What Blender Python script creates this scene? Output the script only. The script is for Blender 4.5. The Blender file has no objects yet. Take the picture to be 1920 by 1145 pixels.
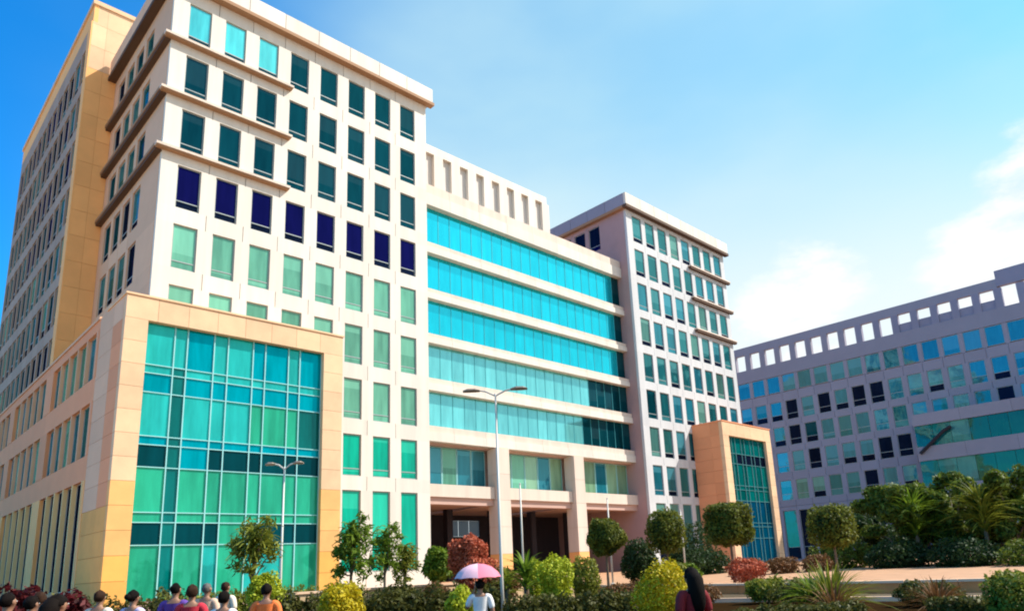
import bpy, math, random
import numpy as np
from mathutils import Vector, Matrix
random.seed(7)
rng = np.random.default_rng(11)
S = bpy.context.scene
C = S.collection

# ------------------------------------------------------------------ camera
camd = bpy.data.cameras.new('camera'); cam = bpy.data.objects.new('camera', camd); C.objects.link(cam)
yaw, pitch, roll = 0.7873, 0.23675, -0.04947
fw = Vector((math.sin(yaw)*math.cos(pitch), math.cos(yaw)*math.cos(pitch), math.sin(pitch)))
rt = Vector((math.cos(yaw), -math.sin(yaw), 0)); up = rt.cross(fw)
r2 = rt*math.cos(roll) + up*math.sin(roll); u2 = -rt*math.sin(roll) + up*math.cos(roll)
M = Matrix((r2, u2, -fw)).transposed().to_4x4(); M.translation = Vector((-11.831, -43.043, 1.6))
cam.matrix_world = M
camd.sensor_width = 36; camd.lens = 1353.6/1920*36
camd.shift_x = -0.02724; camd.shift_y = 0.0869
camd.clip_start = 0.1; camd.clip_end = 4000
S.camera = cam

# ------------------------------------------------------------------ light
SUN = Vector((1.3, -1.0, 1.7)).normalized()
elev = math.asin(SUN.z); azim = math.atan2(SUN.x, SUN.y)
sd = bpy.data.lights.new('sun', 'SUN'); so = bpy.data.objects.new('sun', sd); C.objects.link(so)
sd.energy = 4.4; sd.angle = math.radians(0.5); sd.color = (1.0, 0.95, 0.86)
so.rotation_euler = SUN.to_track_quat('Z', 'Y').to_euler()
W = bpy.data.worlds.new('World'); S.world = W; W.use_nodes = True
nt = W.node_tree; nt.nodes.clear()
def N(t, typ, **k):
    n = t.nodes.new(typ)
    for a, b in k.items(): setattr(n, a, b)
    return n
def setin(n, **k):
    for a, b in k.items(): n.inputs[a.replace('_', ' ')].default_value = b
def math_(t, op, a, b=None, clamp=False):
    n = N(t, 'ShaderNodeMath', operation=op, use_clamp=clamp)
    for i, v in enumerate((a, b)):
        if v is None: continue
        if isinstance(v, (int, float)): n.inputs[i].default_value = v
        else: t.links.new(v, n.inputs[i])
    return n.outputs[0]
def mixc(t, fac, a, b, blend='MIX'):
    n = N(t, 'ShaderNodeMix', data_type='RGBA', blend_type=blend)
    if isinstance(fac, (int, float)): n.inputs[0].default_value = fac
    else: t.links.new(fac, n.inputs[0])
    for i, v in ((6, a), (7, b)):
        if isinstance(v, tuple): n.inputs[i].default_value = (*v, 1)
        else: t.links.new(v, n.inputs[i])
    return n.outputs[2]
sky = N(nt, 'ShaderNodeTexSky', sky_type='NISHITA'); sky.sun_disc = False
sky.sun_elevation = elev; sky.sun_rotation = azim; sky.air_density = 1.0; sky.dust_density = 0.6; sky.ozone_density = 3.0
hsv = N(nt, 'ShaderNodeHueSaturation'); hsv.inputs['Saturation'].default_value = 1.35
hsv.inputs['Value'].default_value = 1.0; hsv.inputs['Hue'].default_value = 0.492
nt.links.new(sky.outputs[0], hsv.inputs['Color'])
skc = mixc(nt, 1.0, hsv.outputs[0], (0.62, 1.0, 1.08), 'MULTIPLY')
tc = N(nt, 'ShaderNodeTexCoord')
def dirdot(v):
    n = N(nt, 'ShaderNodeVectorMath', operation='DOT_PRODUCT'); nt.links.new(tc.outputs['Generated'], n.inputs[0])
    n.inputs[1].default_value = Vector(v).normalized(); return n.outputs['Value']
# cumulus and thin haze cloud: noise in the sky direction, thicker toward the sun side and the horizon
mp = N(nt, 'ShaderNodeMapping'); mp.inputs['Scale'].default_value = (1.0, 1.0, 2.2); nt.links.new(tc.outputs['Generated'], mp.inputs[0])
n1 = N(nt, 'ShaderNodeTexNoise'); setin(n1, Scale=1.7, Detail=5.0, Roughness=0.5); nt.links.new(mp.outputs[0], n1.inputs['Vector'])
n2 = N(nt, 'ShaderNodeTexNoise'); setin(n2, Scale=9.0, Detail=8.0, Roughness=0.6); nt.links.new(mp.outputs[0], n2.inputs['Vector'])
side = dirdot((SUN.x, SUN.y, 0.0))                                   # how far round toward the sun's side
sep = N(nt, 'ShaderNodeSeparateXYZ'); nt.links.new(tc.outputs['Generated'], sep.inputs[0])
def rmp(v, a, b, c=0.0, d=1.0, smooth=True):
    n = N(nt, 'ShaderNodeMapRange', interpolation_type='SMOOTHSTEP' if smooth else 'LINEAR')
    nt.links.new(v, n.inputs[0]); n.inputs[1].default_value = a; n.inputs[2].default_value = b
    n.inputs[3].default_value = c; n.inputs[4].default_value = d; return n.outputs[0]
hz = rmp(sep.outputs[2], 0.62, 0.05)
sidef = rmp(side, -0.52, 0.0)
thin = math_(nt, 'ADD', math_(nt, 'MULTIPLY', rmp(n1.outputs[0], 0.3, 0.7), 0.4), math_(nt, 'MULTIPLY', rmp(dirdot((0.66, 0.47, 0.55)), 0.84, 1.0), 0.5))
veil = math_(nt, 'MULTIPLY', sidef, math_(nt, 'ADD', thin, math_(nt, 'MULTIPLY', hz, 0.5)), True)
skc = mixc(nt, 1.0, skc, mixc(nt, rmp(side, -0.55, 0.35), (0.26, 0.98, 1.2), (0.92, 1.30, 1.04)), 'MULTIPLY')
CLOUDW = (2.5, 3.65, 4.05)
skc = mixc(nt, veil, skc, CLOUDW)
low = rmp(sep.outputs[2], 0.58, 0.26)
skc = mixc(nt, math_(nt, 'MULTIPLY', low, math_(nt, 'MULTIPLY', sidef, 0.9)), skc, (4.0, 4.3, 4.4))
skc = mixc(nt, math_(nt, 'MULTIPLY', rmp(dirdot(SUN), 0.84, 1.0), 0.85), skc, (6.0, 5.7, 5.2))       # pale glow of the hazy air round the sun
puff = None
for (d, rad) in (((0.868, 0.357, 0.335), 0.0036), ((0.876, 0.40, 0.285), 0.007), ((0.912, 0.125, 0.37), 0.0042), ((0.915, 0.09, 0.405), 0.0042), ((0.93, 0.17, 0.315), 0.006)):
    p = math_(nt, 'DIVIDE', math_(nt, 'SUBTRACT', 1.0, dirdot(d)), rad/1.6)
    p = math_(nt, 'SUBTRACT', 1.0, p)
    puff = p if puff is None else math_(nt, 'MAXIMUM', puff, p)
puff = math_(nt, 'ADD', puff, math_(nt, 'MULTIPLY', math_(nt, 'SUBTRACT', n2.outputs[0], 0.5), 2.6))
skc = mixc(nt, math_(nt, 'MULTIPLY', rmp(puff, 0.0, 1.1), 0.92), skc, mixc(nt, rmp(n2.outputs[0], .35, .6), (3.6, 3.95, 4.2), (4.7, 4.7, 4.7)))
bg = N(nt, 'ShaderNodeBackground'); bg.inputs[1].default_value = 0.15
wo = N(nt, 'ShaderNodeOutputWorld'); nt.links.new(skc, bg.inputs[0]); nt.links.new(bg.outputs[0], wo.inputs[0])
S.view_settings.view_transform = 'Standard'; S.view_settings.look = 'None'; S.view_settings.gamma = 1
S.view_settings.use_curve_mapping = False; S.view_settings.exposure = 0.66
S.render.engine = 'CYCLES'; S.cycles.max_bounces = 6; S.cycles.diffuse_bounces = 3; S.cycles.glossy_bounces = 3
S.cycles.transparent_max_bounces = 6; S.cycles.filter_width = 2.0; S.cycles.use_denoising = True

# ------------------------------------------------------------------ materials
MATS = {}
def mat(name, col, rough=0.75, var=0.05, nscale=0.6, namt=0.12, bump=0.0, spec=0.3, metal=0.0, nstretch=(1, 1, 1), world=True):
    """plain surface: colour varies a little per piece and with soft, vertical-ish weathering"""
    m = bpy.data.materials.new(name); m.use_nodes = True; t = m.node_tree; t.nodes.clear()
    out = N(t, 'ShaderNodeOutputMaterial'); b = N(t, 'ShaderNodeBsdfPrincipled'); t.links.new(b.outputs[0], out.inputs[0])
    geo = N(t, 'ShaderNodeNewGeometry'); mpn = N(t, 'ShaderNodeMapping'); mpn.inputs['Scale'].default_value = nstretch
    t.links.new(geo.outputs['Position'], mpn.inputs[0])
    nz = N(t, 'ShaderNodeTexNoise'); setin(nz, Scale=nscale, Detail=5.0, Roughness=0.6); t.links.new(mpn.outputs[0], nz.inputs['Vector'])
    oi = N(t, 'ShaderNodeObjectInfo')
    k = math_(t, 'ADD', math_(t, 'MULTIPLY', math_(t, 'SUBTRACT', nz.outputs[0], 0.5), namt*2), math_(t, 'MULTIPLY', math_(t, 'SUBTRACT', oi.outputs['Random'], 0.5), var*2))
    k = math_(t, 'ADD', k, 1.0)
    vm = N(t, 'ShaderNodeVectorMath', operation='SCALE'); vm.inputs[0].default_value = col; t.links.new(k, vm.inputs['Scale'])
    t.links.new(vm.outputs[0], b.inputs['Base Color'])
    setin(b, Roughness=rough, Metallic=metal); b.inputs['Specular IOR Level'].default_value = spec
    if bump:
        n2 = N(t, 'ShaderNodeTexNoise'); setin(n2, Scale=nscale*9, Detail=5.0); t.links.new(geo.outputs['Position'], n2.inputs['Vector'])
        bp = N(t, 'ShaderNodeBump'); setin(bp, Strength=bump, Distance=0.03); t.links.new(n2.outputs[0], bp.inputs['Height']); t.links.new(bp.outputs[0], b.inputs['Normal'])
    MATS[name] = m; return m
def glass(name, body, tint, refl=0.5, rough=0.04, var=0.25, wav=0.04, blind=0.0):
    """coated facade glass: opaque tinted body (blinds and rooms seen dimly) under a tinted mirror coat, each pane a little off"""
    m = bpy.data.materials.new(name); m.use_nodes = True; t = m.node_tree; t.nodes.clear()
    out = N(t, 'ShaderNodeOutputMaterial'); oi = N(t, 'ShaderNodeObjectInfo'); geo = N(t, 'ShaderNodeNewGeometry')
    d = N(t, 'ShaderNodeBsdfDiffuse'); g = N(t, 'ShaderNodeBsdfGlossy'); g.inputs['Roughness'].default_value = rough
    nz = N(t, 'ShaderNodeTexNoise'); setin(nz, Scale=1.1, Detail=3.0)
    mpn = N(t, 'ShaderNodeMapping'); mpn.inputs['Scale'].default_value = (2.2, 2.2, 0.35); t.links.new(geo.outputs['Position'], mpn.inputs[0]); t.links.new(mpn.outputs[0], nz.inputs['Vector'])
    k = math_(t, 'ADD', math_(t, 'MULTIPLY', math_(t, 'SUBTRACT', oi.outputs['Random'], 0.5), var*2), math_(t, 'MULTIPLY', math_(t, 'SUBTRACT', nz.outputs[0], 0.5), 1.1))
    k = math_(t, 'ADD', k, 1.0)
    vm = N(t, 'ShaderNodeVectorMath', operation='SCALE'); vm.inputs[0].default_value = body; t.links.new(k, vm.inputs['Scale'])
    bc = vm.outputs[0]
    if blind:                                                       # roller blinds pulled part of the way down, differently in each pane
        tg = N(t, 'ShaderNodeTexCoord'); sz = N(t, 'ShaderNodeSeparateXYZ'); t.links.new(tg.outputs['Generated'], sz.inputs[0])
        h = math_(t, 'FRACT', math_(t, 'MULTIPLY', oi.outputs['Random'], 7.31)); st = math_(t, 'GREATER_THAN', math_(t, 'SUBTRACT', sz.outputs[2], math_(t, 'MULTIPLY', h, 1.5)), 0.0)
        bc = mixc(t, math_(t, 'MULTIPLY', st, blind), bc, tuple(min(.8, c*1.9+.07) for c in body))
    t.links.new(bc, d.inputs['Color'])
    g.inputs['Color'].default_value = (*tint, 1)
    rn = N(t, 'ShaderNodeTexNoise'); setin(rn, Scale=0.5, Detail=2.0); t.links.new(geo.outputs['Position'], rn.inputs['Vector'])
    bp = N(t, 'ShaderNodeBump'); setin(bp, Strength=wav*4, Distance=0.12)
    hh = math_(t, 'ADD', rn.outputs[0], math_(t, 'MULTIPLY', oi.outputs['Random'], 0.0)); t.links.new(hh, bp.inputs['Height']); t.links.new(bp.outputs[0], g.inputs['Normal'])
    mx = N(t, 'ShaderNodeMixShader'); mx.inputs[0].default_value = refl
    lw = N(t, 'ShaderNodeLayerWeight'); lw.inputs[0].default_value = 0.35
    f = math_(t, 'ADD', math_(t, 'MULTIPLY', lw.outputs['Facing'], 0.35), refl-0.1, True)
    t.links.new(f, mx.inputs[0])
    t.links.new(d.outputs[0], mx.inputs[1]); t.links.new(g.outputs[0], mx.inputs[2]); t.links.new(mx.outputs[0], out.inputs[0])
    MATS[name] = m; return m
def leafmat(name, col, col2, trans=0.35, rough=0.55):
    m = bpy.data.materials.new(name); m.use_nodes = True; t = m.node_tree; t.nodes.clear()
    out = N(t, 'ShaderNodeOutputMaterial'); geo = N(t, 'ShaderNodeNewGeometry')
    wn = N(t, 'ShaderNodeTexNoise'); setin(wn, Scale=2.3, Detail=4.0); t.links.new(geo.outputs['Position'], wn.inputs['Vector'])
    ri = math_(t, 'ADD', math_(t, 'MULTIPLY', geo.outputs['Random Per Island'], 0.6), math_(t, 'MULTIPLY', math_(t, 'SUBTRACT', wn.outputs[0], 0.3), 0.9), True)
    c = mixc(t, ri, col, col2)
    p = N(t, 'ShaderNodeBsdfPrincipled'); t.links.new(c, p.inputs['Base Color']); setin(p, Roughness=rough); p.inputs['Specular IOR Level'].default_value = 0.2
    tr = N(t, 'ShaderNodeBsdfTranslucent'); t.links.new(c, tr.inputs['Color'])
    mx = N(t, 'ShaderNodeMixShader'); mx.inputs[0].default_value = trans
    t.links.new(p.outputs[0], mx.inputs[1]); t.links.new(tr.outputs[0], mx.inputs[2]); t.links.new(mx.outputs[0], out.inputs[0])
    MATS[name] = m; return m

white = mat('white_render', (0.70, 0.635, 0.56), var=0.045, nscale=0.9, namt=0.2, nstretch=(1.5, 1.5, .12))
cream = mat('cream_render', (0.68, 0.56, 0.47), var=0.04, nscale=0.9, namt=0.25, nstretch=(1.5, 1.5, .12))
tan = mat('tan_stone', (0.95, 0.47, 0.17), var=0.06, nscale=0.7, namt=0.14, bump=.1)
tanlit = mat('pale_sandstone', (0.78, 0.50, 0.30), var=0.08, nscale=0.9, namt=0.2, bump=.1)
orange = mat('orange_sandstone', (0.80, 0.38, 0.09), var=0.07, nscale=0.9, namt=0.2, bump=.1)
beige = mat('beige_side_stone', (0.74, 0.44, 0.28), var=0.07, nscale=0.6, namt=0.1)
blush = mat('pink_sandstone', (0.80, 0.32, 0.15), var=0.08, nscale=0.6, namt=0.1)
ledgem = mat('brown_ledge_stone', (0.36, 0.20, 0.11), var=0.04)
ledged = mat('shade_brown_ledge', (0.10, 0.055, 0.035), var=0)  # dark brown paints in the shade under ledges and cornices
core = mat('backing_wall', (0.50, 0.33, 0.27), var=0.0)
greyw = mat('shade_grey_render', (0.29, 0.275, 0.335), var=0.05, nscale=0.5, namt=0.1)  # shade of a white wall put into the grey
greyb = mat('shade_blue_render', (0.26, 0.25, 0.33), var=0.05, nscale=0.5, namt=0.1)  # same wall, bluer shade painted in
frame = mat('grey_window_frame', (0.32, 0.36, 0.36), rough=.4, var=.03, spec=.5)
framew = mat('pale_mullion', (0.30, 0.62, 0.62), rough=.35, var=.03, spec=.5)
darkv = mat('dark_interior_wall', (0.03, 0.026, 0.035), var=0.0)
soff = mat('pink_soffit', (0.55, 0.36, 0.30), var=0.03)
roofm = mat('flat_roof', (0.4, 0.38, 0.35))
g_dark = glass('dark_teal_glass', (0.002, 0.035, 0.045), (0.015, 0.18, 0.25), refl=.18, blind=.12)
g_navy = glass('navy_glass', (0.004, 0.004, 0.05), (0.01, 0.02, 0.14), refl=.18)
g_green = glass('green_glass', (0.11, 0.32, 0.22), (0.3, 0.65, 0.5), refl=.22, blind=.3)
g_teal = glass('teal_green_glass', (0.0, 0.33, 0.22), (0.1, 0.6, 0.42), refl=.22, blind=.3)
g_cyan = glass('cyan_glass', (0.07, 0.50, 0.50), (0.3, 0.9, 0.9), refl=.3)
g_strip = glass('sky_cyan_strip_glass', (0.0, 0.34, 0.42), (0.05, 0.80, 0.95), refl=.56, var=.16, wav=.012)
g_strip2 = glass('pale_aqua_strip_glass', (0.12, 0.44, 0.44), (0.24, 0.82, 0.88), refl=.45, var=.2, wav=.012)
g_pbl = glass('portal_blue_glass', (0.0, 0.25, 0.30), (0.0, 0.48, 0.60), refl=.36, var=.12)
g_pcy = glass('portal_cyan_glass', (0.02, 0.38, 0.36), (0.04, 0.60, 0.50), refl=.35, var=.14)
g_pgr = glass('portal_green_glass', (0.02, 0.34, 0.20), (0.08, 0.5, 0.34), refl=.28, var=.16)
g_pdk = glass('portal_spandrel_glass', (0.0, 0.035, 0.045), (0.03, 0.20, 0.22), refl=.2, var=.3)
g_wing = glass('slate_teal_glass', (0.01, 0.11, 0.12), (0.14, 0.42, 0.42), refl=.3, var=.3, blind=.5)
g_mask = glass('courtyard_teal_glass', (0.015, 0.15, 0.20), (0.14, 0.42, 0.46), refl=.35, var=.3, blind=.5)
g_sage = glass('sage_window_glass', (0.07, 0.19, 0.16), (0.2, 0.45, 0.4), refl=.3, var=.3, blind=.5)
g_blk = glass('black_open_glass', (0.004, 0.008, 0.022), (0.02, 0.04, 0.1), refl=.15, var=.3)
g_lobby = glass('lobby_green_glass', (0.20, 0.36, 0.22), (0.45, 0.75, 0.6), refl=.25, var=.3)
g_dgreen = glass('dark_green_strip_glass', (0.01, 0.05, 0.035), (0.08, 0.28, 0.22), refl=.35, var=.3)
pave = mat('pink_paving', (0.50, 0.27, 0.15), var=0, nscale=1.5, namt=.25, bump=.2)
walls = mat('tan_planter_stone', (0.62, 0.42, 0.24), var=.06, nscale=1.4, namt=.22, bump=.2)
wallb = mat('brown_wall_stone', (0.72, 0.25, 0.08), var=.08, nscale=1.6, namt=.3, bump=.3)
capm = mat('pale_coping', (0.80, 0.52, 0.34), var=.06)
asph = mat('asphalt', (0.028, 0.015, 0.006), rough=1, spec=0, var=0, nscale=3, namt=.3, bump=.3)
soil = mat('dry_soil', (0.085, 0.055, 0.025), var=0, nscale=1.2, namt=.4, bump=.4)
metalw = mat('white_pole_paint', (0.60, 0.55, 0.48), rough=.4, var=0, spec=.5)
lampm = mat('brown_lamp_metal', (0.26, 0.20, 0.15), rough=.4, var=0, spec=.5)
barkm = mat('bark', (0.16, 0.11, 0.07), var=.05, nscale=6, namt=.4, bump=.5)
L_top = leafmat('topiary_leaf', (0.03, 0.045, 0.006), (0.24, 0.25, 0.03))
L_yel = leafmat('golden_leaf', (0.30, 0.25, 0.005), (0.72, 0.55, 0.02), trans=.25)
L_lem = leafmat('lemon_leaf', (0.24, 0.30, 0.01), (0.60, 0.60, 0.04), trans=.25)
L_grn = leafmat('fresh_leaf', (0.04, 0.09, 0.008), (0.26, 0.36, 0.03))
L_olv = leafmat('olive_leaf', (0.07, 0.095, 0.01), (0.34, 0.34, 0.04))
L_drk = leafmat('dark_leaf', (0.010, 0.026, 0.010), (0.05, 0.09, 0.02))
L_big = leafmat('canopy_leaf', (0.012, 0.032, 0.008), (0.22, 0.27, 0.03))
L_red = leafmat('salmon_leaf', (0.34, 0.06, 0.03), (0.70, 0.20, 0.10), trans=.25)
L_rus = leafmat('rusty_leaf', (0.10, 0.045, 0.015), (0.30, 0.14, 0.05), trans=.25)
L_mar = leafmat('maroon_leaf', (0.02, 0.008, 0.006), (0.20, 0.02, 0.025))
L_hed = leafmat('hedge_leaf', (0.03, 0.035, 0.006), (0.16, 0.15, 0.03))

# ------------------------------------------------------------------ helpers
def link(o, parent=None):
    C.objects.link(o)
    if parent is not None: o.parent = parent
    return o
def mesh_of(name, V, Fc, m=None, smooth=False):
    me = bpy.data.meshes.new(name); me.from_pydata(V, [], Fc)
    if m: me.materials.append(m)
    if smooth: me.polygons.foreach_set('use_smooth', [True]*len(me.polygons))
    me.update(); return me
BOXF = [(0, 3, 2, 1), (4, 5, 6, 7), (0, 1, 5, 4), (1, 2, 6, 5), (2, 3, 7, 6), (3, 0, 4, 7)]
def boxv(x0, y0, z0, x1, y1, z1):
    return [(x0, y0, z0), (x1, y0, z0), (x1, y1, z0), (x0, y1, z0), (x0, y0, z1), (x1, y0, z1), (x1, y1, z1), (x0, y1, z1)]
class MB:
    def __init__(s): s.V = []; s.F = []
    def box(s, *b):
        n = len(s.V); s.V += boxv(*b); s.F += [tuple(i+n for i in f) for f in BOXF]; return s
    def tube(s, pts, rad, seg=8, cap=True):
        n0 = len(s.V); pts = [Vector(p) for p in pts]
        if isinstance(rad, (int, float)): rad = [rad]*len(pts)
        for i, p in enumerate(pts):
            d = (pts[min(i+1, len(pts)-1)]-pts[max(i-1, 0)]).normalized()
            a = d.orthogonal().normalized(); b = d.cross(a)
            if abs(d.z) > .8: a = Vector((1, 0, 0)); b = d.cross(a).normalized(); a = b.cross(d)
            for k in range(seg):
                t = 2*math.pi*k/seg; s.V.append(tuple(p+a*rad[i]*math.cos(t)+b*rad[i]*math.sin(t)))
        for i in range(len(pts)-1):
            for k in range(seg):
                a0 = n0+i*seg+k; a1 = n0+i*seg+(k+1) % seg; s.F.append((a0, a1, a1+seg, a0+seg))
        if cap:
            s.F.append(tuple(n0+k for k in range(seg))[::-1]); s.F.append(tuple(n0+(len(pts)-1)*seg+k for k in range(seg)))
        return s
    def lathe(s, prof, seg=16, cx=0, cy=0, cz=0):
        n0 = len(s.V)
        for (r, z) in prof:
            for k in range(seg):
                t = 2*math.pi*k/seg; s.V.append((cx+r*math.cos(t), cy+r*math.sin(t), cz+z))
        for i in range(len(prof)-1):
            for k in range(seg):
                a0 = n0+i*seg+k; a1 = n0+i*seg+(k+1) % seg; s.F.append((a0, a1, a1+seg, a0+seg))
        return s
    def make(s, name, m, parent=None, smooth=False, loc=None):
        o = bpy.data.objects.new(name, mesh_of(name, s.V, s.F, m, smooth))
        if loc: o.location = loc
        return link(o, parent)
def box(name, b, m, parent=None): return MB().box(*b).make(name, m, parent)
def thing(name, label, cat, loc=(0, 0, 0), rz=0, group=None):
    o = bpy.data.objects.new(name, None); o.location = loc; o.rotation_euler = (0, 0, rz); o.empty_display_size = .2
    C.objects.link(o); o['label'] = label; o['category'] = cat
    if group: o['group'] = group
    return o
def tag(o, label, cat, group=None):
    o['label'] = label; o['category'] = cat
    if group: o['group'] = group
    return o
_cache = {}
def cbox(name, w, d, h, m):
    """shared box mesh with origin at its lower left front corner"""
    k = (name, round(w, 3), round(d, 3), round(h, 3), m.name)
    if k not in _cache: _cache[k] = mesh_of(name, boxv(0, 0, 0, w, d, h), BOXF, m)
    return _cache[k]
class Face:
    """a facade: local x runs along it (left to right seen from outside), y goes into the wall, z up"""
    def __init__(s, th, ox, oy, rz): s.th = th; s.o = Vector((ox, oy, 0)); s.rz = rz; s.R = Matrix.Rotation(rz, 3, 'Z')
    def put(s, name, me, x, y, z):
        o = bpy.data.objects.new(name, me); o.location = s.o+s.R@Vector((x, y, z)); o.rotation_euler.z = s.rz
        return link(o, s.th)
    def box(s, name, x0, y0, z0, x1, y1, z1, m): return s.put(name, cbox(name, x1-x0, y1-y0, z1-z0, m), x0, y0, z0)
    def window(s, x0, x1, z0, z1, mt, mb=None, split=0.2, vert=False, dep=0.2, fm=None, fr=0.05):
        """frame as one part, its panes as sub-parts"""
        w, h = x1-x0, z1-z0; fm = fm or frame
        k = ('win', round(w, 3), round(h, 3), round(split, 3), vert, fm.name)
        if k not in _cache:
            b = MB(); b.box(0, 0, 0, w, .06, fr); b.box(0, 0, h-fr, w, .06, h); b.box(0, 0, fr, fr, .06, h-fr); b.box(w-fr, 0, fr, w, .06, h-fr)
            if split: b.box(fr, 0, h*split-.03, w-fr, .05, h*split+.03)
            if vert: b.box(w/2-.025, .004, (h*split+.03) if split else fr, w/2+.025, .046, h-fr)
            _cache[k] = mesh_of('window', b.V, b.F, fm)
        wo = s.put('window', _cache[k], x0, dep, z0)
        def pane(a, b_, c, d, m):
            o = bpy.data.objects.new('pane', cbox('pane', b_-a, .02, d-c, m)); o.location = (a, .03, c); link(o, wo)
            o.rotation_euler = (random.uniform(-.004, .004), 0, random.uniform(-.004, .004))
        zs = h*split if split else fr
        if split: pane(fr, w-fr, fr, zs-.03, mb or mt)
        z_lo = zs+.03 if split else fr
        if vert:
            pane(fr, w/2-.025, z_lo, h-fr, mt); pane(w/2+.025, w-fr, z_lo, h-fr, mt)
        else: pane(fr, w-fr, z_lo, h-fr, mt)
        return wo
def facade(F, x0, x1, z0, z1, xs, zs, pm, pick, thick=.3, gap=.04, skip=None, vert=False, split=.2, gdep=.09, pname='panel', dedge=0):
    """cladding panels with real open joints round real window openings. xs: window spans, zs: row spans, low to high"""
    mids = [x0]+[(xs[i][1]+xs[i+1][0])/2 for i in range(len(xs)-1)]+[x1]
    zz = [z0]
    for a, b in zs: zz += [a, b]
    zz.append(z1); g = gap/2
    for i in range(0, len(zz)-1):
        a, b = zz[i], zz[i+1]
        if b-a < .02: continue
        if i % 2 == 0:
            for k in range(len(mids)-1):
                if skip and skip(mids[k], mids[k+1], a, b): continue
                F.box(pname, mids[k]+g, 0, a+g, mids[k+1]-g, thick, b-g, pm)
        else:
            ed = [x0]+[v for s_ in xs for v in s_]+[x1]
            for k in range(0, len(ed), 2):
                if ed[k+1]-ed[k] < .02 or (skip and skip(ed[k], ed[k+1], a, b)): continue
                F.box(pname, ed[k]+g, 0, a-g, ed[k+1]-g, thick, b+g, pm)
            for k, (p, q) in enumerate(xs):
                if skip and skip(p, q, a, b): continue
                mt, mb = pick(k, (i-1)//2); F.window(p, q, a, b, mt, mb, vert=vert, split=split, dep=gdep)
H90 = -math.pi/2
GZ = 1.0                                                            # ground level at the buildings
HEAD = [38.4-3.9*r for r in range(9)]                               # window heads, row 0 at the top

# ------------------------------------------------------------------ ground
def sheet(name, pts, m, kind='structure'):
    o = bpy.data.objects.new(name, mesh_of(name, pts, [tuple(range(len(pts)))], m)); link(o); o['kind'] = kind; return o
sandy = mat('sandy_ground', (0.46, 0.32, 0.20), var=0, nscale=.3, namt=.2, bump=.2)
sheet('ground', [(-1500, -1500, -.02), (1500, -1500, -.02), (1500, 1500, -.02), (-1500, 1500, -.02)], sandy)
# road runs past the garden on its way to the right; terrace of the office park behind it
wallpts = [(24.5, -1.5), (22.3, -10.0), (20.0, -16.3), (18.2, -23.7), (17.4, -28.5), (17.0, -32.8), (17.0, -40.0), (17.6, -52.0), (19.5, -70.0)]
kerbp = [(13.0, -6.0), (12.3, -14.0), (12.9, -21.0), (13.9, -28.0), (14.1, -33.8), (14.0, -40.0), (14.4, -52.0), (16.0, -70.0)]
sheet('road', [(x-.15, y, .004) for x, y in kerbp]+[(-30, -70, .004), (-30, -27, .004), (-14, -24, .004)], asph)
def ribbon(name, pts, w, z0, z1, m, parent=None, off=0.0):
    V = []; Fc = []
    for i, p in enumerate(pts):
        a = Vector(pts[max(i-1, 0)]); b = Vector(pts[min(i+1, len(pts)-1)]); d = (b-a).normalized(); n = Vector((-d.y, d.x))
        P = Vector(p)+n*off
        for s_, z in ((0, z0), (0, z1), (w, z1), (w, z0)): q = P+n*s_; V.append((q.x, q.y, z))
    for i in range(len(pts)-1):
        for k in range(4): a = i*4+k; b = i*4+(k+1) % 4; Fc.append((a, b, b+4, a+4))
    Fc += [(3, 2, 1, 0), tuple((len(pts)-1)*4+k for k in range(4))]
    o = bpy.data.objects.new(name, mesh_of(name, V, Fc, m)); link(o, parent); return o
k = ribbon('kerb', kerbp, .22, -.02, .15, capm); k['kind'] = 'structure'
pts = [(x, y, .11) for x, y in kerbp]+[(x, y, .11) for x, y in wallpts[::-1]]
sheet('pavement', pts, soil)
sheet('terrace', [(x+.2, y, .5) for x, y in wallpts]+[(86.8, -70, 1.0), (86.8, 20, 1.0), (40, 1, 1.0), (24.5, 1, 1.0)], pave)
sheet('forecourt', [(-14, -3.8, .9), (24.4, -1.7, .9), (24.4, 14, .9), (-14, 60, .9)], pave)
rw = thing('retaining_wall', 'long low brown stone terrace wall with a pale coping along the garden', 'wall')
seg = []
for i in range(len(wallpts)-1):
    a, b = Vector(wallpts[i]), Vector(wallpts[i+1]); n = max(1, int((b-a).length/1.6))
    for j in range(n):
        p, q = a.lerp(b, j/n), a.lerp(b, (j+1)/n); d = (q-p); L = d.length; ang = math.atan2(d.y, d.x)
        for (nm, z0, z1, o_, m) in (('stone_block', 0.1, .47, .0, wallb), ('coping_stone', .47, .56, .05, capm)):
            o = bpy.data.objects.new(nm, mesh_of(nm, boxv(.01, -o_, z0, L-.01, .34, z1), BOXF, m)); o.location = (p.x, p.y, 0); o.rotation_euler.z = ang; link(o, rw)
pw = thing('planter_wall', 'tan stone planter wall in front of the tall glass portal and tower windows', 'wall')
for i in range(12):
    box('stone_block', (1.2+i*1.3, -16.6, 0, 2.48+i*1.3, -16.2, 1.12), walls, pw); box('coping_stone', (1.2+i*1.3, -16.66, 1.12, 2.48+i*1.3, -16.1, 1.2), capm, pw)

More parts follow.
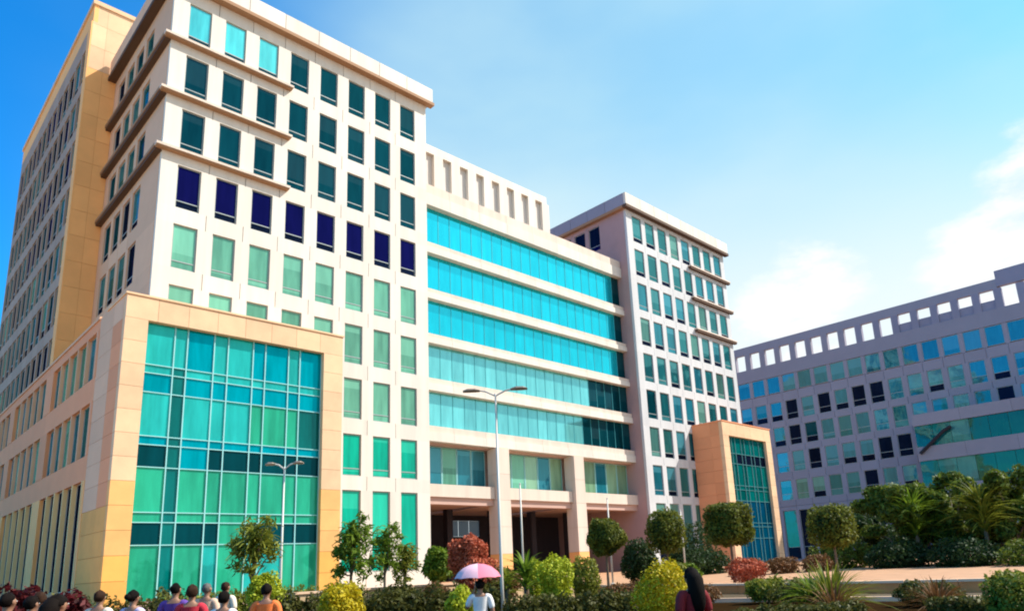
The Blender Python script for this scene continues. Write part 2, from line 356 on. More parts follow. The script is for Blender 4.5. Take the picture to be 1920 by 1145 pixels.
# ------------------------------------------------------------------ tower (left, white, with the tall glass portal)
tw = thing('office_tower', 'white office tower with a square window grid and a tall tan glass portal', 'building', (0, 0, 0))
TW, TD = 19.6, 13.0
box('wall', (.32, .32, 0, TW-.02, TD, 39.45), core, tw)
def pick_tower(k, i):
    r = 8-i
    if r == 0 and k < 3: return g_cyan, g_dark
    if r < 3: return g_dark, g_dark
    if r == 3: return g_navy, g_blk
    if r < 6: return g_green, g_green
    if r == 6: return (g_green, g_green)
    return (g_teal, g_teal)
xs = [(1.0+2.3*k, 2.36+2.3*k) for k in range(8)]
zs = [(h-2.8, h) for h in HEAD[::-1]]; zs[0] = (2.0, 7.3)
hidden = lambda a, b, c, d: (b < 10.2 and d < 15.2)
FT = Face(tw, 0, 0, 0)
facade(FT, 0, TW, GZ-.2, 39.4, xs, zs, white, pick_tower, skip=hidden, split=.17)
FL = Face(tw, 0, TD, H90)
ly = [(1.2+2.15*k, 2.75+2.15*k) for k in range(4)]
zl = [z for z in zs if z[0] > 15.5]
def pick_left(k, i): return (random.choice((g_wing, g_wing, g_dark, g_blk)), g_blk)
facade(FL, 0, TD-.3, 16.0, 39.4, ly, zl, beige, pick_left)
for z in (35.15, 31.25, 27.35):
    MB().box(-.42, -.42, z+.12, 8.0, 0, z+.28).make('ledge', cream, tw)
    MB().box(-.36, -.36, z+.02, 7.95, 0, z+.118).make('ledge_soffit', ledgem, tw)  # brown strip paints in the shadow under the pale ledge
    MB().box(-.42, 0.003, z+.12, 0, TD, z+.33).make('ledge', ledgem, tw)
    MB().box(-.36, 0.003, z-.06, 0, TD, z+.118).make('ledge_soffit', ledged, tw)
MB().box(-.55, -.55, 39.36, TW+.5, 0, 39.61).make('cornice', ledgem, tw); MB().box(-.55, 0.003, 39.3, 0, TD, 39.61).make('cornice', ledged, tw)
for k in range(8):
    a = -.5+2.56*k; box('parapet_panel', (a+.02, -.5, 39.62, a+2.54, -.2, 40.85), white, tw)
for k in range(5):
    box('parapet_panel', (-.5, -.18+2.6*k, 39.62, -.2, 2.38+2.6*k, 40.85), beige, tw)
box('roof', (-.19, -.19, 39.63, TW+.4, TD, 39.9), roofm, tw)
# portal
PX0, PX1, PY, PT = -2.0, 10.4, -3.5, 16.5
GX0, GX1, GT = -.9, 9.12, 15.25
por = bpy.data.objects.new('portal', mesh_of('portal', *[MB().box(PX0+.3, PY+.42, .5, PX1-.02, .28, PT-.04).V, BOXF], core)); link(por, tw)
def pput(name, b, m, parent): 
    o = bpy.data.objects.new(name, cbox(name, b[3]-b[0], b[4]-b[1], b[5]-b[2], m)); o.location = b[:3]; return link(o, parent)
honey = mat('honey_sandstone', (0.80, 0.42, 0.15), var=.08, nscale=.9, namt=.2, bump=.1)
nz_ = 12
for i in range(nz_):
    a = GZ-.2+(GT-GZ+.2)*i/nz_; b = GZ-.2+(GT-GZ+.2)*(i+1)/nz_; m = orange if b < 3.4 else (random.choice((orange, honey)) if b < 5.6 else (honey if b < 7.6 else tanlit))
    pput('stone_panel', (PX0, PY, a+.008, GX0, PY+.42, b-.008), m, tw)
    pput('stone_panel', (GX1, PY, a+.008, PX1, PY+.42, b-.008), m, tw)
    # left return of the portal and its corner pier
    for (y0, y1) in ((PY+.43, -1.35), (-1.34, 1.3)):
        pput('stone_panel', (PX0, y0, a+.008, PX0+.3, y1, b-.008), orange if b < 6.6 else (blush if y0 < -2 else beige), tw)
for i in range(8):
    a = PX0+(PX1-PX0)*i/8; b = PX0+(PX1-PX0)*(i+1)/8
    pput('stone_panel', (a+.008, PY, GT+.005, b-.008, PY+.42, PT), tanlit, tw)
for (y0, y1) in ((PY+.43, -1.35), (-1.34, 1.3)):
    pput('stone_panel', (PX0, y0, GT+.005, PX0+.3, y1, PT), beige, tw)
box('coping', (PX0-.06, PY-.06, PT+.003, PX1+.06, .0, PT+.1), tanlit, tw)
vx = [GX0, .56, 1.22, 2.64, 3.41, 4.84, 5.57, 6.99, 7.71, GX1]
hzs = [GZ, 3.7, 4.82, 5.32, 7.6, 8.75, 9.2, 11.5, 12.52, 12.98, GT]
g_mid = glass('deep_green_portal_glass', (0.0, 0.12, 0.11), (0.05, 0.35, 0.33), refl=.3, var=.35)
def rowmat(i, k):  # pane tints also paint in a reflected dark building and trees
    if k == 1 and i < 9: return g_mid
    r = random.random()
    if i == 0: return g_pgr if random.random() < .7 else g_pcy
    if i == 1: return g_pdk if k != 4 else g_pgr
    if i == 2: return g_pgr
    if i == 3: return g_pgr if k not in (1, 2) else random.choice((g_pdk, g_pgr))
    if i == 4: return g_pdk if k >= 3 or k == 0 else g_pbl
    if i == 5: return g_pbl
    if i == 6: return g_pcy if k < 5 else (g_pgr if k < 8 else g_mid)
    if i == 7: return g_pbl
    return g_pcy if (i == 8 or r < .35) else g_pbl
def curtain(F, vx, hzs, y, rm, th, fm=None):
    fm = fm or framew
    for i in range(len(hzs)-1):
        for k in range(len(vx)-1):
            o = F.put('pane', cbox('pane', vx[k+1]-vx[k]-.02, .02, hzs[i+1]-hzs[i]-.02, rm(i, k)), vx[k]+.01, y, hzs[i]+.01)
            o.rotation_euler.x = random.uniform(-.006, .006); o.rotation_euler.z += random.uniform(-.006, .006)
    for k, v in enumerate(vx): F.box('mullion', v-.03, y-.08, hzs[0], v+.03, y-.012, hzs[-1], fm)
    for i, h in enumerate(hzs[1:-1]): F.box('transom', vx[0], y-.07, h-.024, vx[-1], y-.014, h+.024, fm)
curtain(Face(tw, 0, PY, 0), vx, hzs, .38, rowmat, tw)

# ------------------------------------------------------------------ rear block (taller, tan flank) with podium
rb = thing('rear_office_block', 'taller tan office block rising behind the white tower, long side of slim windows', 'building')
RX, RY0, RY1, RT = -1.9, 13.0, 39.4, 45.4
box('wall', (RX+.32, RY0+.33, 0, 17.5, RY1, RT-.1), core, rb)
box('wall', (RX+.32, 1.0, 0, -.005, RY0+.3, 16.4), core, rb)
for i in range(15):
    a, b = 16.45+1.95*i, 16.45+1.95*(i+1); b = min(b, RT)
    if b-a < .2: continue
    for (p, q) in ((RX, -.95), (-.94, .0)) if b < 40 else ((RX, -.95), (-.94, .6), (.61, 2.2), (2.21, 4.0)):
        pput('stone_panel', (p, RY0+.003, a+.01, q, RY0+.3, b-.01), tan if b < 40.5 else tanlit, rb)  # paler stone above the tower paints in the sunlit part of this wall
FRr = Face(rb, RX, RY1, H90)
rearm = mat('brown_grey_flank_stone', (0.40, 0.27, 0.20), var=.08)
def pick_rear(k, i): return (random.choice((g_wing, g_dark, g_blk, g_navy) if i > 2 else (g_wing, g_dark, g_blk, g_green)), random.choice((g_blk, g_wing)))
facade(FRr, 0, RY1-RY0-.004, 16.45, 43.9, [(.5+1.95*k, 2.1+1.95*k) for k in range(13)], [(h-2.9, h) for h in (HEAD[5], HEAD[4], HEAD[3], HEAD[2], HEAD[1], HEAD[0], 42.3)], rearm, pick_rear, split=.25)
box('parapet', (RX-.12, RY0-.12, RT, 17.5, RY1, RT+.35), tanlit, rb)
FRr.box('parapet', 0, 0, 43.91, RY1-RY0, .3, RT-.003, tan)
FRr.box('corner_pier', RY1-RY0-.95, -.1, 16.5, RY1-RY0, -.003, 43.9, tan)
# podium bays: slim windows between stone fins
FP = Face(rb, PX0, 38.0, H90)
finm = mat('yellow_stone_fin', (0.85, 0.62, 0.30), var=.05)
bays = [(0.6, 11.4), (13.2, 24.0), (25.9, 36.3)]                    # local x: 38 - Y
for z0, z1 in ((GZ-.1, GZ+.6), (7.4, 8.75), (11.75, 13.1), (15.85, 16.44)):
    for a, b in ((0, 12.3), (12.31, 24.95), (24.96, 36.69)): FP.box('spandrel_band', a, 0, z0, b, .3, z1, blush)
for k, (a, b) in enumerate(bays):
    for z0, z1 in ((GZ+.6, 7.4), (8.75, 11.75), (13.1, 15.85)):
        w = (b-a)/5
        for j in range(5):
            p = a+w*j
            FP.window(p+.0, p+w-.32, z0, z1, random.choice((g_mask, g_green, g_wing)) if z0 > 8 else g_blk, g_wing, split=0.0, dep=.2)
            FP.box('fin', p+w-.22, .0 if z0 > 8 else -.03, z0, p+w-.06, .3, z1, beige if z0 > 8 else finm)
for a, b in ((0, .6), (11.4, 13.2), (24.0, 25.9), (36.3, 36.69)):
    for z0, z1 in ((GZ+.6, 7.4), (8.75, 11.75), (13.1, 15.85)):
        FP.box('pilaster', a, -.02, z0+.005, b, .3, z1-.005, tan if z0 < 5 else blush)
FP.box('coping', 0, -.08, 16.45, 36.69, .3, 16.6, beige)

# ------------------------------------------------------------------ middle block with long glass strips
md = thing('glass_strip_block', 'middle office block with long cyan glass strips over a columned entrance porch', 'building')
MX0, MX1, MY = 19.62, 45.78, 1.2
FM = Face(md, 0, MY, 0)
box('wall', (MX0, MY+.7, 11.4, MX1, 13.0, 33.0), core, md)
framet = mat('teal_mullion', (0.08, 0.42, 0.46), rough=.4, var=.05)
strips = [(28.0, 31.3), (23.95, 27.05), (20.15, 23.1), (16.5, 19.35), (12.7, 15.5)]
bands = [(31.3, 33.2), (27.05, 28.0), (23.1, 23.95), (19.35, 20.15), (15.5, 16.5), (11.5, 12.7)]
for i, (a, b) in enumerate(bands):
    n = 8; w = (MX1-MX0)/n; h = b-a
    for k in range(n):
        x0 = MX0+w*k
        FM.box('spandrel_panel', x0+.01, 0, a, x0+w-.01, .62, a+h*.56, white)
        FM.box('spandrel_panel', x0+.01, .09, a+h*.56+.02, x0+w-.01, .62, b-.002, cream)
for i, (a, b) in enumerate(strips):
    n = 22; w = (MX1-MX0)/n
    for k in range(n):
        o = FM.put('pane', cbox('pane', w-.03, .02, b-a, g_dark if (k > 20 or (i == 4 and k > 15) or (i == 3 and k > 16)) else (g_strip if i < 3 else g_strip2)), MX0+w*k+.015, .56, a)  # dark end panes paint in the courtyard block's reflection
        o.rotation_euler.z += random.uniform(-.0015, .0015)
        FM.box('mullion', MX0+w*k-.014, .53, a, MX0+w*k+.014, .558, b, framet)
# pergola screen on the roof
FM.box('screen_beam', MX0, .1, 36.2, 34.9, .7, 36.95, white)
FM.box('screen_back', MX0, .42, 33.2, 34.9, .5, 36.2, mat('pale_screen_back', (.62, .58, .54)))
for k in range(9):
    x = MX0-.1+1.84*k; FM.box('screen_post', max(MX0, x), .1, 33.2, x+.95 if k else x+.9, .418, 36.2, white)
# porch: columns, glazed balcony floor, beam, soffit and open undercroft
for a, b in ((27.05, 28.35), (36.3, 37.6)):
    for z in range(5): FM.box('column_stone', a, -.25, GZ-.2+2.13*z+.008, b, 1.0, GZ-.2+2.13*(z+1)-.008, tan if z < 1 else cream)
    FM.box('column', a+.06, -.19, 0.5, b-.06, .95, 11.49, beige)
spans = [(MX0, 27.0), (28.4, 36.25), (37.65, MX1)]
for a, b in spans:
    FM.box('beam', a, .15, 7.3, b, .9, 8.25, cream); FM.box('beam', a, .35, 6.75, b, 1.2, 7.29, soff)
    FM.box('soffit', a, 1.21, 7.0, b, 11.6, 7.2, soff)
    n = max(3, round((b-a)/1.5)); w = (b-a)/n
    for k in range(n): FM.window(a+w*k+.02, a+w*(k+1)-.02, 8.27, 11.35, random.choice((g_lobby, g_lobby, g_green, g_mask)), split=0, dep=1.3, fm=framew)
    FM.box('soffit', a, .63, 11.38, b, 1.4, 11.49, soff)
FM.box('balcony_wall', MX0, 1.5, 7.3, MX1, 1.7, 11.37, core)
OX0, OX1 = 30.7, 34.6
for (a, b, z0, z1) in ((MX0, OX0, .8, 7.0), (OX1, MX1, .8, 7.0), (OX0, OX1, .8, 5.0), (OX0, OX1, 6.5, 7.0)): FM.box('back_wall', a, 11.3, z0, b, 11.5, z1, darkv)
fz = bpy.data.materials.new('dimming_translucent'); fz.use_nodes = True; t_ = fz.node_tree; t_.nodes.clear(); a_ = N(t_, 'ShaderNodeBsdfTranslucent'); a_.inputs[0].default_value = (.42, .42, .40, 1); o_ = N(t_, 'ShaderNodeOutputMaterial'); t_.links.new(a_.outputs[0], o_.inputs[0])
for k in range(3): FM.box('dimming_pane', OX0+1.3*k+.03, 11.35, 5.02, OX0+1.3*k+1.27, 11.38, 6.48, fz)  # translucent panes added to dim the bright sky in the opening
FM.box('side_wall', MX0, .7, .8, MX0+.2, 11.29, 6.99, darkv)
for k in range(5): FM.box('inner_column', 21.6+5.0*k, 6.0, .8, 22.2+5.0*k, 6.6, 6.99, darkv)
FM.box('porch_floor', MX0, -.2, .5, MX1, 11.5, .99, pave)

# ------------------------------------------------------------------ right wing, mirror image of the tower
wg = thing('office_wing', 'smaller-looking white office wing with window grid right of the glass strips', 'building')
WX0 = 45.8; WX1 = WX0+TW
mauve = mat('mauve_shaded_wall', (0.44, 0.28, 0.27), var=.05)  # white side wall with its shade put into a mauve colour
box('wall', (WX0+.32, .32, 0, WX1-.02, 13, 39.45), core, wg)
coolw = mat('cool_white_render', (0.56, 0.56, 0.57), var=.04, nscale=.9, namt=.2, nstretch=(1.5, 1.5, .12))
FW = Face(wg, WX0, 0, 0)
def pick_wing(k, i):
    r = 8-i
    a = random.choice((g_wing, g_wing, g_mask, g_sage)) if r < 5 else random.choice((g_wing, g_mask, g_sage, g_dark))
    return a, random.choice((a, g_blk))
hidw = lambda a, b, c, d: (a > 9.3 and b < 16.2 and d < 14.5)
facade(FW, 0, TW, GZ-.2, 39.4, [(TW-2.44-2.3*k, TW-.86-2.3*k) for k in range(7, -1, -1)], [(a-.12, b+.08) for a, b in zs], coolw, pick_wing, skip=hidw, split=.17)
FWl = Face(wg, WX0, 13.0, H90)
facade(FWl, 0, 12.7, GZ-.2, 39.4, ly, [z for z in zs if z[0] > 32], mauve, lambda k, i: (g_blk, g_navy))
for z in (35.15, 31.25, 27.35):
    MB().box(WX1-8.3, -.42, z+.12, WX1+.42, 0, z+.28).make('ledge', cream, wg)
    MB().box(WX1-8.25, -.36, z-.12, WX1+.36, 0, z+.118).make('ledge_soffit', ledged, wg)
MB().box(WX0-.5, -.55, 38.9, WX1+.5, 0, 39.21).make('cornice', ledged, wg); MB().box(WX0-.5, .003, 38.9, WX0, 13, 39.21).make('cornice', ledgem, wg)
for k in range(8):
    a = WX0-.48+2.56*k; box('parapet_panel', (a+.02, -.5, 39.22, a+2.54, -.2, 40.55), white, wg)
for k in range(5): box('parapet_panel', (WX0-.48, -.18+2.6*k, 39.22, WX0-.2, 2.38+2.6*k, 40.55), greyw, wg)  # side parapet in shade grey, front stays white
box('roof', (WX0-.19, -.19, 39.46, WX1+.4, 13, 39.8), roofm, wg)
QX0, QX1, QY, QT = 54.5, 64.7, -3.7, 15.85
o = box('portal', (QX0+.3, QY+.42, .5, QX1-.02, .28, QT-.04), core, wg)
for i in range(11):
    a = .8+(14.4-.8)*i/11; b = .8+(14.4-.8)*(i+1)/11
    pput('stone_panel', (QX0, QY, a+.008, QX0+1.15, QY+.42, b-.008), tanlit, wg)
    pput('stone_panel', (QX1-1.15, QY, a+.008, QX1, QY+.42, b-.008), tanlit, wg)
    for (y0, y1) in ((QY+.43, -2.2), (-2.19, 0.0)): pput('stone_panel', (QX0, y0, a+.008, QX0+.3, y1, b-.008), blush, wg)  # side's shade put into the colour: redder and darker than the front
for i in range(7):
    a = QX0+(QX1-QX0)*i/7; b = QX0+(QX1-QX0)*(i+1)/7; pput('stone_panel', (a+.008, QY, 14.405, b-.008, QY+.42, QT), tanlit, wg)
for (y0, y1) in ((QY+.43, -2.2), (-2.19, 0.0)): pput('stone_panel', (QX0, y0, 14.405, QX0+.3, y1, QT), blush, wg)
box('coping', (QX0-.06, QY-.06, QT+.003, QX1+.06, 0, QT+.1), blush, wg)
g_low = glass('deep_blue_portal_glass', (0.0, 0.07, 0.14), (0.03, 0.25, 0.38), refl=.35, var=.35)
framed = mat('slate_mullion', (0.10, 0.26, 0.28), rough=.4, var=.03)
def rm2(i, k): return (g_low if i < 4 else g_blk if i == 7 and k > 1 else g_mid)
vq = [QX0+1.15, 56.6, 57.3, 58.5, 59.2, 60.4, 61.1, 62.3, QX1-1.15]
curtain(Face(wg, 0, QY, 0), vq, [1.0, 3.7, 4.9, 5.3, 7.6, 8.75, 9.2, 11.5, 12.6, 14.4], .38, rm2, wg, framed)

# ------------------------------------------------------------------ courtyard block on the right, in shade
cb = thing('courtyard_office_block', 'long shaded grey-blue office block with an open roof screen at the right', 'building')
CX, CY0 = 87.0, 20.0
FC = Face(cb, CX, CY0, H90); NL = 27; P = 2.43; LEN = 66.0
box('wall', (CX+.32, CY0-LEN, 0, CX+15, CY0, 28.2), core, cb)
c0 = CY0-11.1-3*P                                                    # first window centre, local x
wx = [(c0+P*k-.86, c0+P*k+.86) for k in range(NL-1)]
wx = [w for w in wx if w[0] > .3 and w[1] < LEN-.3 and w[1] < 56]
def pick_c(k, i):
    r = random.random(); a = g_blk if r < .14 else g_dark if r < .2 else random.choice((g_mask, g_mask, g_wing, g_sage if k < 9 else g_mask))
    return a, (g_blk if random.random() < .33 else a)
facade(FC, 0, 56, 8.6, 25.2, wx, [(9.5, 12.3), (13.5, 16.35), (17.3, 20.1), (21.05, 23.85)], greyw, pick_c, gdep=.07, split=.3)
facade(FC, 0, 56, .8, 8.6, [(a-.1, b+.1) for a, b in wx[::1]], [(1.2, 8.0)], greyw, lambda k, i: (random.choice((g_blk, g_dark, g_wing)), g_blk), gdep=.2, split=.25)
n = 26
for k, (a, b) in enumerate(wx):
    FC.window(a-.1, b+.1, 25.32, 27.75, random.choice((g_mask, g_mask, g_sage if k < 9 else g_mask)), split=0, dep=.1)
    FC.box('mullion_pier', b+.11, .05, 25.22, b+.11+P-1.94, .3, 27.78, greyw)
FC.box('spandrel_band', 0, 0, 27.8, 56, .3, 29.75, greyw)
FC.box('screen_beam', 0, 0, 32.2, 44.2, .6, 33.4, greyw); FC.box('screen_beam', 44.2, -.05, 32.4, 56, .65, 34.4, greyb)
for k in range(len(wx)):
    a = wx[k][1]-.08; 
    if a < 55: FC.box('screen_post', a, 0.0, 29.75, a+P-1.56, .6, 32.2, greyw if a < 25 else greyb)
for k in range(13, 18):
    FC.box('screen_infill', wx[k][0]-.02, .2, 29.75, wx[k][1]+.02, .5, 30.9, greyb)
# projecting lower block with wide glass strips and a dark diagonal brace
LX = 82.0; FB = Face(cb, LX, -13.6, H90)
box('wall', (LX+.5, -46, 0, CX-.01, -13.7, 17.6), core, cb)
for z0, z1 in ((16.3, 17.7), (12.0, 13.7), (7.6, 9.0), (2.8, 4.2)):
    for j in range(6): FB.box('spandrel_panel', 5.3*j+.01, 0, z0, 5.3*(j+1)-.01, .45, z1, greyw)
for z0, z1 in ((13.7, 16.3), (9.0, 12.0), (4.2, 7.6), (1.0, 2.8)):
    for j in range(16): FB.box('pane', 2*j+.02, .3, z0, 2*j+1.98, .34, z1, g_dgreen if j > 2 or z0 < 9 else g_wing)
MB().tube([(LX-.25, -14.0, 12.9), (LX-.25, -16.9, 15.2), (LX-.25, -17.8, 15.6)], .2, 6).make('diagonal_brace', darkv, cb)

# ------------------------------------------------------------------ plants
def leaves(blobs, n, size, shell=0.6, aspect=.55, up_bias=.3, droop=0):
    """many small folded leaves through the blobs' volume: blobs are (cx,cy,cz,rx,ry,rz,weight)"""
    B = np.array(blobs, float); w = B[:, 6]/B[:, 6].sum(); idx = rng.choice(len(B), n, p=w); b = B[idx]
    d = rng.normal(size=(n, 3)); d /= np.linalg.norm(d, axis=1)[:, None]
    # lumpy radius so the outline is uneven
    ph = rng.uniform(0, 6.28, 6); L = 1+.10*np.sin(3.1*d[:, 0]*2+ph[0]+idx)+.09*np.sin(5*d[:, 1]+ph[1]+2*idx)+.07*np.sin(6*d[:, 2]+ph[2])
    r = (shell+(1-shell)*rng.random(n)**.6)*L*(1+rng.normal(0, .03, n))
    P = b[:, :3]+d*r[:, None]*b[:, 3:6]
    nrm = d*.6+rng.normal(size=(n, 3))*.7; nrm[:, 2] += up_bias; nrm /= np.linalg.norm(nrm, axis=1)[:, None]
    t = np.cross(nrm, rng.normal(size=(n, 3))); t /= np.linalg.norm(t, axis=1)[:, None]; s = np.cross(nrm, t)
    sz = size*rng.uniform(.6, 1.35, n)[:, None]
    a = P-t*sz; c = P+t*sz; e = P+s*sz*aspect+nrm*sz*.15; g = P-s*sz*aspect+nrm*sz*.15
    V = np.stack([a, g, c, e], 1).reshape(-1, 3); F = (np.arange(n)[:, None]*4+np.array([0, 1, 2, 3])[None, :])
    return V, F
def npmesh(name, V, F, m):
    me = bpy.data.meshes.new(name); nv, nf, k = len(V), len(F), F.shape[1]
    me.vertices.add(nv); me.vertices.foreach_set('co', np.asarray(V, np.float32).ravel())
    me.loops.add(nf*k); me.loops.foreach_set('vertex_index', F.ravel().astype(np.int32))
    me.polygons.add(nf); me.polygons.foreach_set('loop_start', np.arange(nf, dtype=np.int32)*k)
    me.materials.append(m); me.update(calc_edges=True); return me
def crown(name, parent, blobs, n, size, m, **k):
    V, F = leaves(blobs, n, size, **k); o = bpy.data.objects.new(name, npmesh(name, V, F, m)); return link(o, parent)
def topiary(x, y, gz, zb, zt, w, label, square=False, n=9000):
    t = thing('topiary_tree', label, 'tree', (x, y, gz), 0, 'clipped topiary trees on the terrace')
    c = (zb+zt)/2-gz; h = (zt-zb)/2; r = w/2
    bl = [(0, 0, c, r, r, h, 3)]
    if square: bl = [(sx*r*.26, sy*r*.26, c+sz*h*.22, r*.76, r*.76, h*.78, 1) for sx in (-1, 1) for sy in (-1, 1) for sz in (-1, 1)]
    crown('crown', t, bl, n, .075, L_top, shell=.74)
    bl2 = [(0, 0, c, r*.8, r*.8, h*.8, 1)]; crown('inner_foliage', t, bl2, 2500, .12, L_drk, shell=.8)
    b = MB(); b.tube([(0, 0, -.1), (.03, .02, (c-h)*.6), (0, 0, c-h*.2)], [.09, .065, .05], 7); b.make('trunk', barkm, t)
    return t
topiary(17.12, -18.43, .0, 2.15, 3.9, 1.85, 'clipped round topiary tree on a thin trunk before the porch columns')
topiary(22.3, -18.5, .5, 2.1, 4.5, 2.0, 'clipped barrel-shaped topiary tree beside the last porch pier', True)
topiary(20.75, -23.5, .5, 2.2, 4.5, 2.2, 'tall round clipped topiary tree in front of the small portal')
topiary(22.96, -27.75, .5, 1.9, 3.95, 2.1, 'squarish clipped topiary tree before the grey courtyard block', True)
def shrub(name, x, y, gz, blobs, n, size, m, label, group=None, cat='shrub', stems=True, **k):
    t = thing(name, label, cat, (x, y, gz), random.uniform(0, 6), group)
    crown('foliage', t, blobs, n, size, m, **k)
    if stems:
        b = MB()
        for i in range(4):
            a = i*1.6+.4; top = blobs[i % len(blobs)]
            b.tube([(0.05*math.cos(a), .05*math.sin(a), -.05), (top[0]*.6+.1*math.cos(a), top[1]*.6+.1*math.sin(a), top[2]*.9)], [.03, .012], 5)
        b.make('stem', barkm, t)
    return t
def dome(r, h, z=0): return [(0, 0, z+h*.45, r, r, h*.56, 3)]
YG = 'golden clipped shrubs'
shrub('golden_shrub', 6.74, -24.85, 0, [(0, 0, 1.3, .62, .62, .78, 2), (0, 0, .6, .5, .5, .6, 1)], 5200, .055, L_lem, 'rounded lemon-yellow shrub between the lamp pole and green dome', YG)
shrub('golden_shrub', 7.6, -22.9, 0, [(0, 0, 1.2, .35, .35, .8, 2), (.1, .2, 1.5, .22, .22, .42, 1)], 2600, .06, L_lem, 'small spiky yellow shrub left of the rounded lemon one', YG)
shrub('green_dome_shrub', 10.4, -22.9, 0, [(0, 0, 1.1, .62, .62, .85, 2)], 4200, .055, L_olv, 'olive-green dome shrub beside the rounded lemon shrub')
shrub('golden_shrub', 1.95, -33.0, 0, [(0, 0, .88, .66, .66, .72, 3), (.1, -.1, .5, .66, .66, .5, 1)], 7500, .042, L_yel, 'large golden dome shrub beside the dark-haired woman', YG)
shrub('golden_shrub', -3.93, -29.1, 0, [(0, 0, 1.0, .5, .45, .5, 2), (-.35, .1, 1.0, .3, .3, .42, 1), (.38, 0, 1.1, .28, .28, .36, 1)], 5200, .045, L_yel, 'ragged golden shrub below the slim green trees', YG)
shrub('golden_shrub', -2.78, -23.0, 0, [(0, 0, 1.3, .5, .5, .55, 2), (.2, .1, 1.5, .3, .3, .3, 1)], 4000, .05, L_lem, 'yellow-green shrub behind the person in orange', YG)
shrub('golden_shrub', -1.92, -30.5, 0, [(0, 0, .95, .3, .3, .36, 2)], 1800, .045, L_lem, 'tiny yellow shrub under the pink umbrella', YG)
shrub('golden_shrub', 1.82, -39.93, 0, [(0, 0, .75, .55, .55, .5, 2), (-.2, 0, .9, .3, .3, .3, 1)], 6500, .04, L_olv, 'olive-yellow shrub at the bottom right corner', YG)
shrub('salmon_shrub', 8.3, -18.2, 0, [(0, 0, 2.35, .85, .85, .85, 3), (.25, -.2, 1.6, .9, .9, .8, 1)], 8500, .075, L_red, 'rounded salmon-red shrub in front of the dark porch')
shrub('rusty_shrub', 9.2, -19.0, 0, [(0, 0, 1.1, 1.0, .9, .7, 2)], 3500, .08, L_rus, 'dark rusty shrub at the foot of the salmon-red one')
shrub('leafy_plant', 8.45, -15.8, 0, [(0, 0, 2.0, .65, .65, .75, 2)], 2200, .15, L_grn, 'broad-leaved green plant at the right foot of the white tower', aspect=.35)
for (x, y, w, h, lb) in ((-9.5, -24.6, 1.0, 1.7, 'dark red flowering shrub nearest the left edge'), (-8.65, -24.2, .95, 1.8, 'tall dark red flowering shrub in the middle of the left-hand three'), (-7.9, -24.7, .85, 1.6, 'dark red flowering shrub closest to the portal corner')):
    shrub('flowering_shrub', x, y, 0, [(0, 0, h*.6, w*.6, w*.6, h*.4, 2), (.2, -.1, h*.5, w*.5, w*.5, h*.42, 1), (-.25, .1, h*.66, w*.35, w*.35, h*.3, 1)], 3600, .075, L_mar, lb, 'dark red shrubs under the left-hand facade', shell=.3)
def youngtree(x, y, gz, zt, w, label, m, n=3800, ls=.11, blobs=None, zc=.55):
    t = thing('young_tree', label, 'tree', (x, y, gz), random.uniform(0, 6), 'young trees in front of the tower')
    h = zt-gz; r = w/2
    if not blobs:
        blobs = []
        blobs.append((0, 0, h*.74, r*.8, r*.8, h*.2, 9))
        for i in range(16):
            a = i*2.4; q = random.uniform(.3, 1.0)*r
            blobs.append((q*math.cos(a), q*math.sin(a), h*random.uniform(zc, .95), r*random.uniform(.2, .38), r*.3, h*random.uniform(.04, .09), 1))
    crown('crown', t, blobs, int(n*.26), ls*1.15, m, shell=.0, aspect=.26)
    V = []; F = []
    for i in range(130):
        a = random.uniform(0, 6.28); z0 = h*random.uniform(zc+.08, .9); L = r*random.uniform(.6, 1.35); c, s = math.cos(a), math.sin(a); p = Vector((0, 0, z0)); v = Vector((c*.8, s*.8, random.uniform(.1, .8)))*L/5
        for j in range(6):
            w = .035*(1-(j/5)**2)+.004; V += [tuple(p+Vector((-s*w, c*w, -.01))), tuple(p+Vector((s*w, -c*w, .01)))]
            if j < 5: b_ = len(V); F.append((b_-2, b_-1, b_+1, b_))
            p = p+v; v = v+Vector((0, 0, -L*.05))
    link(bpy.data.objects.new('fronds', mesh_of('fronds', V, F, m)), t)
    b = MB(); b.tube([(0, 0, -.1), (.04, 0, h*.35), (-.03, .03, h*.7), (0, 0, h*.9)], [.06, .05, .035, .015], 7)
    for q in blobs[:7]: b.tube([(0, 0, h*.45), (q[0]*.6, q[1]*.6, q[2]*.93), (q[0], q[1], q[2])], [.03, .018, .008], 5)
    b.make('trunk', barkm, t); return t
youngtree(-2.33, -21.0, 0, 3.55, 1.75, 'slim young tree with loose leaves in front of the portal glass', L_olv)
youngtree(.76, -21.45, 0, 3.75, 1.3, 'narrow young tree at the portal right-hand pier', L_grn, n=4600, zc=.42)
youngtree(4.37, -17.8, 0, 3.75, 1.45, 'young dark-leaved tree before the tower ground-floor windows', L_grn, n=4200, zc=.42)
youngtree(5.7, -17.2, 0, 3.1, 1.2, 'small young tree closest to the tower right-hand corner', L_olv, n=2600, zc=.45)
